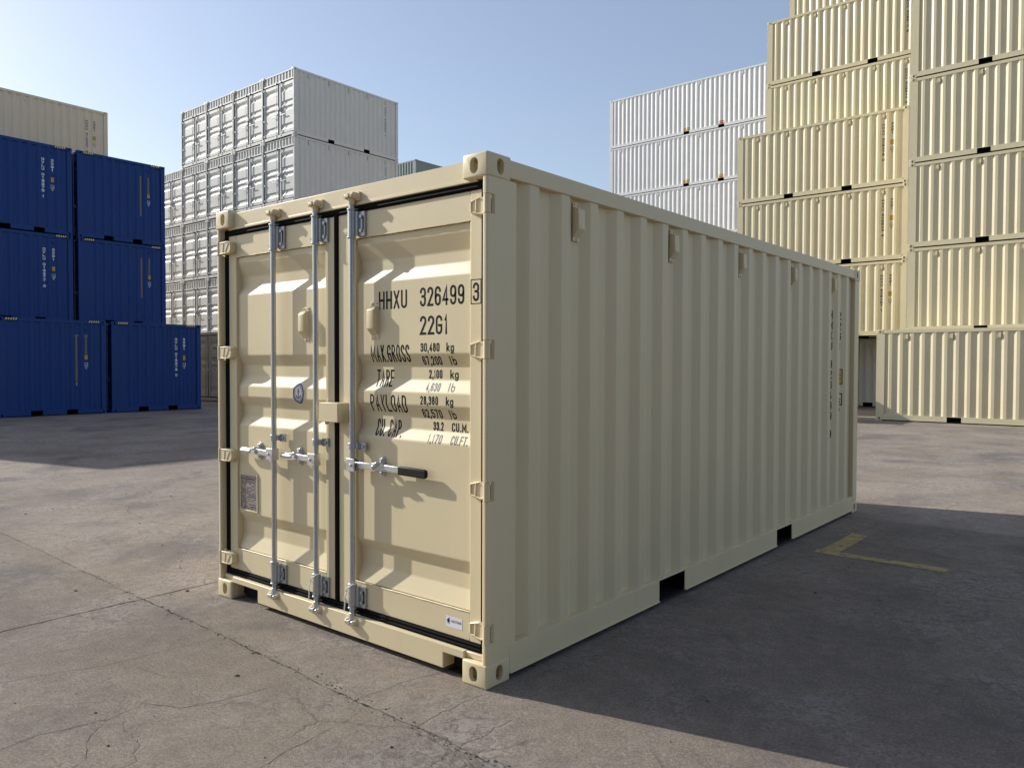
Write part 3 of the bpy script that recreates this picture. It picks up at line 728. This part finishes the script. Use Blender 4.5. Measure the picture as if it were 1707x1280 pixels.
# ------------------------------------------------------------------ the ivory container in front
main, DL, DR, SP = make_container(6.058, 2.591, IVORY, detail=True)
tag(main, 'large ivory 20-foot container in the foreground with closed double doors and black lettering', 'shipping container')
doorL, profd, top = DL; doorR = DR[0]
FP = fillet(profd[1:-1], .007, 3)
FS = fillet(SP, .006, 3)
D = lambda n, q, m=BLACKINK, dr=doorR: decal(n, q, m, dr, prof=FP)
def lower(txt, x0, z0, x1, h, t): return word(txt, x0, z0, x1, h, t)
D('lettering', word('HHXU', -.852, 1.874, -.625, .098, .0128)); D('lettering', word('326499', -.526, 1.876, -.208, .100, .0128))
decal('lettering', word('3', -.137, 1.884, -.096, .092, .012)+frame2(-.151, 1.870, -.082, 1.992, .0045), BLACKINK, doorR, const=.05)
D('lettering', word('22G1', -.526, 1.728, -.321, .099, .0128))
for txt, x0, x1, z, h, dx in (('MAX.GROSS', -.905, -.592, 1.585, .094, -.018), ('TARE', -.865, -.722, 1.450, .094, -.036), ('PAYLOAD', -.905, -.612, 1.313, .094, -.022), ('CU. CAP.', -.868, -.655, 1.176, .094, -.028)):
    D('lettering', word(txt, x0+dx, z, x1+dx, h, .0098))
for a, ax, b, bx, z, dx, ink in (('30,480', (-.502, -.362), 'kg', (-.312, -.259), 1.639, -.020, 0), ('67,200', (-.490, -.350), 'lb', (-.295, -.246), 1.570, -.032, 0), ('2,100', (-.440, -.342), 'kg', (-.285, -.226), 1.500, -.048, 0), ('4,630', (-.462, -.358), 'lb', (-.302, -.252), 1.432, -.030, 1),
                        ('28,380', (-.500, -.368), 'kg', (-.312, -.259), 1.362, -.024, 0), ('62,570', (-.490, -.345), 'lb', (-.295, -.246), 1.293, -.038, 0), ('33.2', (-.410, -.335), 'CU.M.', (-.275, -.160), 1.228, -.046, 0), ('1,170', (-.455, -.352), 'CU.FT.', (-.288, -.168), 1.163, -.020, 1)):
    ik = GREYINK if ink else BLACKINK  # grey on these black lines is surface gloss put into the ink colour
    D('lettering', word(a, ax[0]+dx, z, ax[1]+dx, .046, .0073), ik); D('lettering', word(b, bx[0]+dx, z, bx[1]+dx, .046, .0073), ik)
# vents on the doors
for dr, x in ((doorL, -1.518), (doorR, -.882)):
    v = MB(); yb = .064
    v.box(x-.036, yb-.004, 1.712, x+.036, yb, 1.916)
    v.prism([(yb-.003, 1.752-.02), (yb-.040, 1.770), (yb-.040, 1.872), (yb-.020, 1.892), (yb-.003, 1.894)], 'x', x-.028, x+.028)
    o = v.build('vent_cover', IVORY, dr, bevel=.004)
    b = MB()
    for dx, dz in ((-.018, .094), (.018, .094), (0, -.092)): b.tube([(x+dx, yb-.004, 1.814+dz), (x+dx, yb-.009, 1.814+dz)], .006, 6)
    rv = b.build('rivet', IVORY, dr, smooth=True); rv['kind'] = 'stuff'
# emblem sticker, data plate, small maker's sticker
cx, cz = -1.600, 1.392
def disc(cx, cz, rx, rz, r0=0, n=28, layer=0):
    out = []
    for i in range(n):
        a, b = 6.2832*i/n, 6.2832*(i+1)/n
        P1, P2 = Vector((cx+rx*math.cos(a), cz+rz*math.sin(a))), Vector((cx+rx*math.cos(b), cz+rz*math.sin(b)))
        Q1, Q2 = Vector((cx+rx*r0*math.cos(a), cz+rz*r0*math.sin(a))), Vector((cx+rx*r0*math.cos(b), cz+rz*r0*math.sin(b)))
        out.append((layer, [Q1, P1, P2, Q2]))
    return out
em = decal('emblem_sticker', disc(cx, cz, .058, .066, .02), STICKER, doorL, prof=FP, off=.0008)
q = disc(cx, cz, .055, .063, .86)+disc(cx, cz, .040, .046, .93, layer=1)
for i in range(22):
    a = 6.283*i/22; gl = 'ABCEHNORST'[i % 10]
    px_, pz = cx+.046*math.cos(a), cz+.053*math.sin(a); q += rect2(px_-.003, pz-.0035, px_+.003, pz+.0035)
q += rect2(cx-.003, cz-.030, cx+.003, cz+.020)+rect2(cx-.013, cz+.010, cx+.013, cz+.014)+disc(cx, cz+.026, .008, .008, .55, 10, 2)
for a in range(200, 341, 14): q += rect2(cx+.024*math.cos(R(a))-.004, cz-.004+.024*math.sin(R(a))-.003, cx+.024*math.cos(R(a))+.004, cz-.004+.024*math.sin(R(a))+.003)
decal('emblem_print', q, NAVY, doorL, prof=FP, off=.0020)
MB().box(-2.244, .058, .604, -2.052, .0635, .842).build('data_plate', PLATE, doorL, bevel=.001)
fr = MB()
for b in ((-2.251, .838, -2.046, .846), (-2.251, .598, -2.046, .606), (-2.251, .606, -2.244, .838), (-2.052, .606, -2.045, .838)): fr.box(b[0], .056, b[1], b[2], .0637, b[3])
fr.build('plate_frame', IVORY, doorL, bevel=.001)
g = random.Random(4); q = []; z = .826
while z > .615:
    x = -2.242; hh = g.choice((.004, .005, .006))
    while x < -2.07:
        l = g.uniform(.006, .024)
        if g.random() < .78: q += rect2(x, z-hh, min(x+l, -2.066), z)
        x += l+g.uniform(.003, .008)
    z -= hh+g.uniform(.005, .009)
decal('plate_print', q, BLACKINK, doorL, const=.058, off=.0005)
decal('maker_sticker', rect2(-.321, .235, -.206, .292), STICKER, doorR, const=.051, off=.0008)
q = [(0, [Vector((-.314, .268)), Vector((-.303, .257)), Vector((-.292, .268)), Vector((-.303, .279))])]+rect2(-.300, .252, -.296, .284)+rect2(-.309, .252, -.306, .270)
decal('sticker_logo', q, NAVY, doorR, const=.051, off=.0016)
decal('sticker_print', word('NANTONG', -.284, .262, -.214, .013, .0022), GREYINK, doorR, const=.051, off=.0018)
# cable ties round two of the rods
for x, z in ((-1.360, .318), (-1.026, .322)):
    t_ = MB(); t_.tube([(x+.030*math.cos(a), .014+.030*math.sin(a)-.006, z-.012+.026*math.cos(a)) for a in [6.283*i/16 for i in range(16)]], .0032, 6, closed=True)
    t_.tube([(x-.028, -.002, z-.035), (x-.034, -.014, z-.070), (x-.026, -.018, z-.105), (x-.036, -.014, z-.145)], .0032, 6)
    t_.build('cable_tie', TIE, doorL if x < -1.2 else doorR, smooth=True)
# side marking near the far end
def side_marks(root, L, H, text, ink, prof, tape=False, panel=True, s=1.3):
    if ink is BLACKINK: s = 1.0
    t_ = .0135 if s == 1 else .021
    P = prof; zt = H-.47
    yc, y2 = (L-.870, L-.590) if L < 4 else (L-.80, L-.52)
    if tape:
        o = decal('masking_tape', rect2(yc-.03, zt-1.42, yc+.03, zt), TAPE, root, prof=P, axis='x', off=.003)
        o = decal('masking_tape', rect2(y2-.03, zt-.62, y2+.03, zt), TAPE, root, prof=P, axis='x', off=.003)
    else:
        n = len(text); pitch = 1.30/(n-.5)
        decal('lettering', column(text, yc, zt, pitch, .068*s, min(.095, pitch*.80), t_), ink, root, prof=P, axis='x', off=.0015)
        decal('lettering', column('22G1', y2, zt, .105, .066*s, .080, t_), ink, root, prof=P, axis='x', off=.0015)
    if panel:
        decal('warning_plate', rect2(y2-.055, zt-.745, y2+.055, zt-.585), YELLOW, root, prof=P, axis='x', off=.0015)
        q = frame2(y2-.055, zt-.745, y2+.055, zt-.585, .008)+rect2(y2-.03, zt-.69, y2+.03, zt-.68)+rect2(y2-.03, zt-.65, y2+.03, zt-.64)
        decal('plate_print', q, BLACKINK, root, prof=P, axis='x', off=.003)
        q = frame2(y2-.055, zt-.96, y2+.055, zt-.835, .010)+rect2(y2-.03, zt-.90, y2+.035, zt-.89)+rect2(y2-.02, zt-.935, y2-.005, zt-.915)+rect2(y2+.01, zt-.935, y2+.03, zt-.915)+rect2(y2-.015, zt-1.02, y2+.02, zt-.985)
        decal('marking_panel', q, ink, root, prof=P, axis='x', off=.0015)
side_marks(main, 6.058, 2.591, 'HHXU 326499 3', BLACKINK, FS)
# paint drip line along the bottom rail weld
g = random.Random(9); dm = MB()
for (a, b) in ((.24, .55), (.62, .95), (.98, 1.25)):
    n = 14; dm.tube([(-.010-.004*g.random(), a+(b-a)*i/n, .181+.012*math.sin(3.14*i/n)*g.uniform(.6, 1)) for i in range(n+1)], .0016, 5)
dm.build('weld_seam', IVORY, main, smooth=True)

# ------------------------------------------------------------------ the stacks behind
PROTO = {}
def place(key, x, y, level, Hs, rot=0, label='', group=None, marks=None):
    """one container of a stack: key = (L, H, material, ribbed)"""
    L, H, mat, ribbed = key; k = (L, H, mat.name, ribbed)
    if k not in PROTO:
        r, a, b, pr = make_container(L, H, mat, ribbed=ribbed); PROTO[k] = (r, pr)
        src = copy_tree(r); PROTO[k] = (src, pr); root = r
    else: root = copy_tree(PROTO[k][0])
    j = random.Random(f'{x:.1f}{y:.1f}{level}')
    root.location = (x+j.uniform(-.008, .008), y+j.uniform(-.008, .008), level*Hs); root.rotation_euler = (0, 0, R(rot))
    tag(root, label, 'shipping container', group)
    if marks: marks(root, L, H, PROTO[k][1])
    return root
def hazard(root, L, H, prof):
    for y0 in (.20, L-.52):
        q = []
        for i in range(5): q.append((0, [Vector((y0+.065*i, H-.070)), Vector((y0+.065*i+.035, H-.070)), Vector((y0+.065*i+.060, H-.014)), Vector((y0+.065*i+.025, H-.014))]))
        decal('hazard_stripe', rect2(y0-.01, H-.074, y0+.335, H-.011), BLACKINK, root, axis='x', const=-.004, off=.001)
        decal('hazard_stripe', q, PALEYEL, root, axis='x', const=-.004, off=.002)
def blue_mark(txt=None, tape=False, tee=False):
    def f(root, L, H, prof):
        hazard(root, L, H, prof); side_marks(root, L, H, txt or '', WHITEINK, prof, tape=tape)
        if tee:
            decal('masking_tape', rect2(L-.94, H-.50, L-.80, H-.455), TAPE, root, prof=prof, axis='x', off=.004); decal('masking_tape', rect2(L-.66, H-.50, L-.52, H-.455), TAPE, root, prof=prof, axis='x', off=.004)
            decal('lettering', column('1', L-.87, H-1.92, .1, .06, .09, .013), WHITEINK, root, prof=prof, axis='x', off=.002)
    return f
HC, ST = 2.896, 2.591
B10 = (2.991, HC, BLUE, False)
gB = 'blue ten-foot containers stacked on the left'
YR, YM, YF = 8.12, 4.97, 1.84
place(B10, -22.95, YR, 0, HC, 0, 'blue container at ground level marked OVLU 013373 0, farthest right of the blue stack', gB, blue_mark('OVLU 013373 0'))
place(B10, -22.95, YM, 0, HC, 0, 'blue container at ground level with T-shaped brown tape over its number', gB, blue_mark(tape=True, tee=True))
place(B10, -22.95, YF, 0, HC, 0, 'blue ground-level container beyond the left edge of the front blue row', gB, hazard)
for lv, a, b in ((0, 'blue ground-level container of the rear row, hidden behind the OVLU 013373 0 one', 'blue ground-level container of the rear row, hidden behind the T-taped one'),
                 (1, 'middle-layer blue container with brown tape over its number, right of the dark gap', 'blue container in the middle layer marked OVLU 013377 2'),
                 (2, 'topmost blue container with brown tape over its number, right of the dark gap', 'topmost blue container marked OVLU 013375 1')):
    place(B10, -25.40, YR, lv, HC, 0, a, gB, blue_mark(tape=True) if lv else hazard)
    place(B10, -25.40, YM, lv, HC, 0, b, gB, blue_mark('OVLU 013377 2' if lv == 1 else 'OVLU 013375 1') if lv else hazard)
    place(B10, -25.40, YF, lv, HC, 0, ('blue container beyond the left edge, '+('ground', 'middle', 'top')[lv]+' layer of the rear blue row'), gB, hazard)
T45 = (13.716, HC, TAN, False)
def tan_mark(root, L, H, prof):
    side_marks(root, L, H, 'HHXU 410227 6', GREYINK, prof)
    q = [(0, [Vector((L-.66, .86)), Vector((L-.64, .86)), Vector((L-.575, 1.0)), Vector((L-.59, 1.0))]), (0, [Vector((L-.575, 1.0)), Vector((L-.59, 1.0)), Vector((L-.525, .86)), Vector((L-.505, .86))])]+rect2(L-.66, .845, L-.505, .86)
    decal('warning_triangle', q, BLACKINK, root, prof=prof, axis='x', off=.002)
for lv in range(4):
    place(T45, -30.05, 11.12-13.716, lv, HC, 0, ('grey beige container showing above the blue stack' if lv == 3 else f'grey beige container in the {("lowest", "second", "third")[lv]} layer of the long stack behind the blue one'),
          'grey beige containers behind the blue stack', tan_mark if lv == 3 else None)
T40 = (12.192, HC, TAN, False)
for lv in range(4):
    place(T40, -41.6, 1.05, lv, HC, 0, f'{("lowest", "second", "third", "topmost")[lv]} container of the farthest grey beige stack, behind the blue ones', 'grey beige containers of the farthest left stack')
I10 = (2.991, HC, TAN, False)
def i_mark(root, L, H, prof):
    P, top = door_profile(H, False)
    d = [c for c in root.children if c.name.startswith('door') and c.get('x') is None and c.name.split('.')[0] == 'door'][-1]
    for t_, x0, x1, z, h in (('HHXU', -.84, -.61, 2.15, .1), ('326', -.5, -.2, 2.15, .1), ('MAX.GROSS', -.9, -.2, 1.78, .07), ('TARE', -.86, -.2, 1.62, .07), ('PAYLOAD', -.9, -.2, 1.46, .07), ('CU. CAP.', -.86, -.2, 1.3, .07), ('22G1', -.5, -.3, 1.95, .09)):
        decal('lettering', word(t_, x0, z, x1, h, .012), BLACKINK, d, prof=P[1:-1])
place(I10, -27.02, 14.26, 0, HC, 0, 'short beige shaded container at ground level between the blue and the ivory ones', None, i_mark)

WC = (6.058, HC, PALE, True)
gC = 'white containers of the door-end stack'
cols = ['rightmost', 'second from right', 'third from right', 'fourth from right', 'leftmost']
lvls = ['ground-level', 'second-level', 'third-level', 'fourth-level', 'top-level']
def c_mark(root, L, H, prof): decal('lettering', column('HHXU 326550 2', L-.80, H-.42, .115, .085, .085, .018), GREYINK, root, prof=prof, axis='x', off=.0015)
for c in range(5):
    for lv in range(5 if c < 4 else 4):
        place(WC, -26.64-c*2.452, 17.49, lv, HC, 0, f'{lvls[lv]} white container in the {cols[c]} column of the door-end stack', gC, c_mark if c == 0 and lv > 2 else None)
GH = (6.058, HC, GREEN, False)
for lv in range(5): place(GH, -33.7-W, 31.4+6.058, lv, HC, 180, 'grey-green container peeking out right of the white door-end stack, just above the ivory roof' if lv == 4 else f'{lvls[lv]} grey-green container hidden behind the ivory one', 'grey-green containers of the far stack')
WD = (12.192, HC, WHITE, False)
def d_mark(top_red):
    def f(root, L, H, prof):
        for i, y in enumerate((L/2-1.035, L/2+1.035)):
            m = YELLOW if not (top_red and i) else RED
            decal('pocket_sticker', rect2(y-.19, .19, y+.19, .26), m, root, prof=prof, axis='x', off=.002); decal('sticker_print', rect2(y-.11, .215, y+.11, .235), BLACKINK, root, prof=prof, axis='x', off=.003)
            decal('pocket_sticker', rect2(y-.17, .29, y+.17, .36), m, root, prof=prof, axis='x', off=.002)
    return f
RED = plain('red_decal', (.55, .12, .05), rough=.5)
for lv in range(6): place(WD, -23.07, 37.28, lv, HC, -90, f'{(lvls+["topmost"])[lv] if lv != 4 else "fifth-level"} long white container of the far right-hand stack, ribbed side to the camera', 'long white containers of the far stack', d_mark(lv == 5))
CR = (6.058, ST, CREAM, False)
nums = ['326512 5', '326487 1', '326503 8', '326478 0', '326529 7', '326461 4', '326544 2']
def e_mark(i): return lambda root, L, H, prof: side_marks(root, L, H, 'HHXU '+nums[i], GREYINK, prof)
gE = 'cream twenty-foot containers stacked on the right'
ord_ = ['ground-level', 'second-level', 'third-level', 'fourth-level', 'fifth-level', 'sixth-level', 'seventh-level']
for lv in range(4): place(CR, -10.15 if lv else -12.3, 26.18, lv, ST, -90, f'{ord_[lv]} cream container of the shorter stack with orange plates by its right end', gE, e_mark(lv))
for lv in range(6): place(CR if lv else (6.058, ST, WHITE, False), -10.02, 28.65, lv, ST, -90, (f'{ord_[lv]} cream container of the tall stack just behind the shorter orange-plated one' if lv else 'shaded white container at ground level seen through the gap past the ivory container'), gE, e_mark((lv+2) % 7))
for lv in range(7): place(CR, -10.02, 31.12, lv, ST, -90, f'{ord_[lv]} cream container of the rearmost tall stack reaching the top of the photo', gE, e_mark((lv+4) % 7))
CF = (6.058, ST, IVORY2, False) if 'IVORY2' in globals() else CR
for lv in range(6): place(CF, -3.50, 23.60, lv, ST, -90, f'{ord_[lv]} cream container of the stack at the right edge of the photo', gE, e_mark((lv+1) % 7))
place(CF, -3.72, 21.13, 0, ST, -90, 'single cream container on the ground in front of the right-hand stack', gE, e_mark(5))
place(CF, -13.36, 18.72, 0, ST, -90, 'cream container on the ground hidden behind the large ivory one', gE, e_mark(6))

# unseen stacks added behind the camera, to its right, to darken the ivory side
OCC40 = (12.192, HC, BLUE, False)
for lv in range(4):
    for q in range(2): place(OCC40, 2.9+q*12.3, -9.3, lv, HC, -90, f'{("lowest", "second", "third", "topmost")[lv]} long blue container added to block light, in the {("nearer", "farther")[q]} stack behind the camera', 'long blue containers added behind the camera to block light')
# bare tree whose twigs show above the blue stack
tr = empty('bare_tree'); tag(tr, 'bare leafless tree with thin twigs showing above the blue containers', 'tree')
TX, TY = -67.5, 34.5; g = random.Random(21); tk = MB(); cw = MB()
tk.tube([(TX, TY, 0), (TX+.1, TY, 4), (TX-.1, TY+.1, 9), (TX, TY, 14)], [.22, .18, .13, .07], 8)
for i in range(26):
    a = g.uniform(0, 6.28); z0 = g.uniform(7, 14); l = g.uniform(4, 7.5); sp = g.uniform(.12, .35)
    pts = [(TX+math.cos(a)*sp*l*t_, TY+math.sin(a)*sp*l*t_, z0+l*t_*(1-.1*t_)) for t_ in (0, .3, .65, 1)]
    cw.tube(pts, [.035, .028, .02, .010], 5)
tk.build('trunk', BARK, tr); cw.build('crown', BARK, tr)
for o in list(col.objects):
    if 'L' in o.keys(): del o['L']
# remove the spare prototype copies
def kill(o):
    for c in list(o.children): kill(c)
    bpy.data.objects.remove(o)
for k, (src, pr) in PROTO.items(): kill(src)
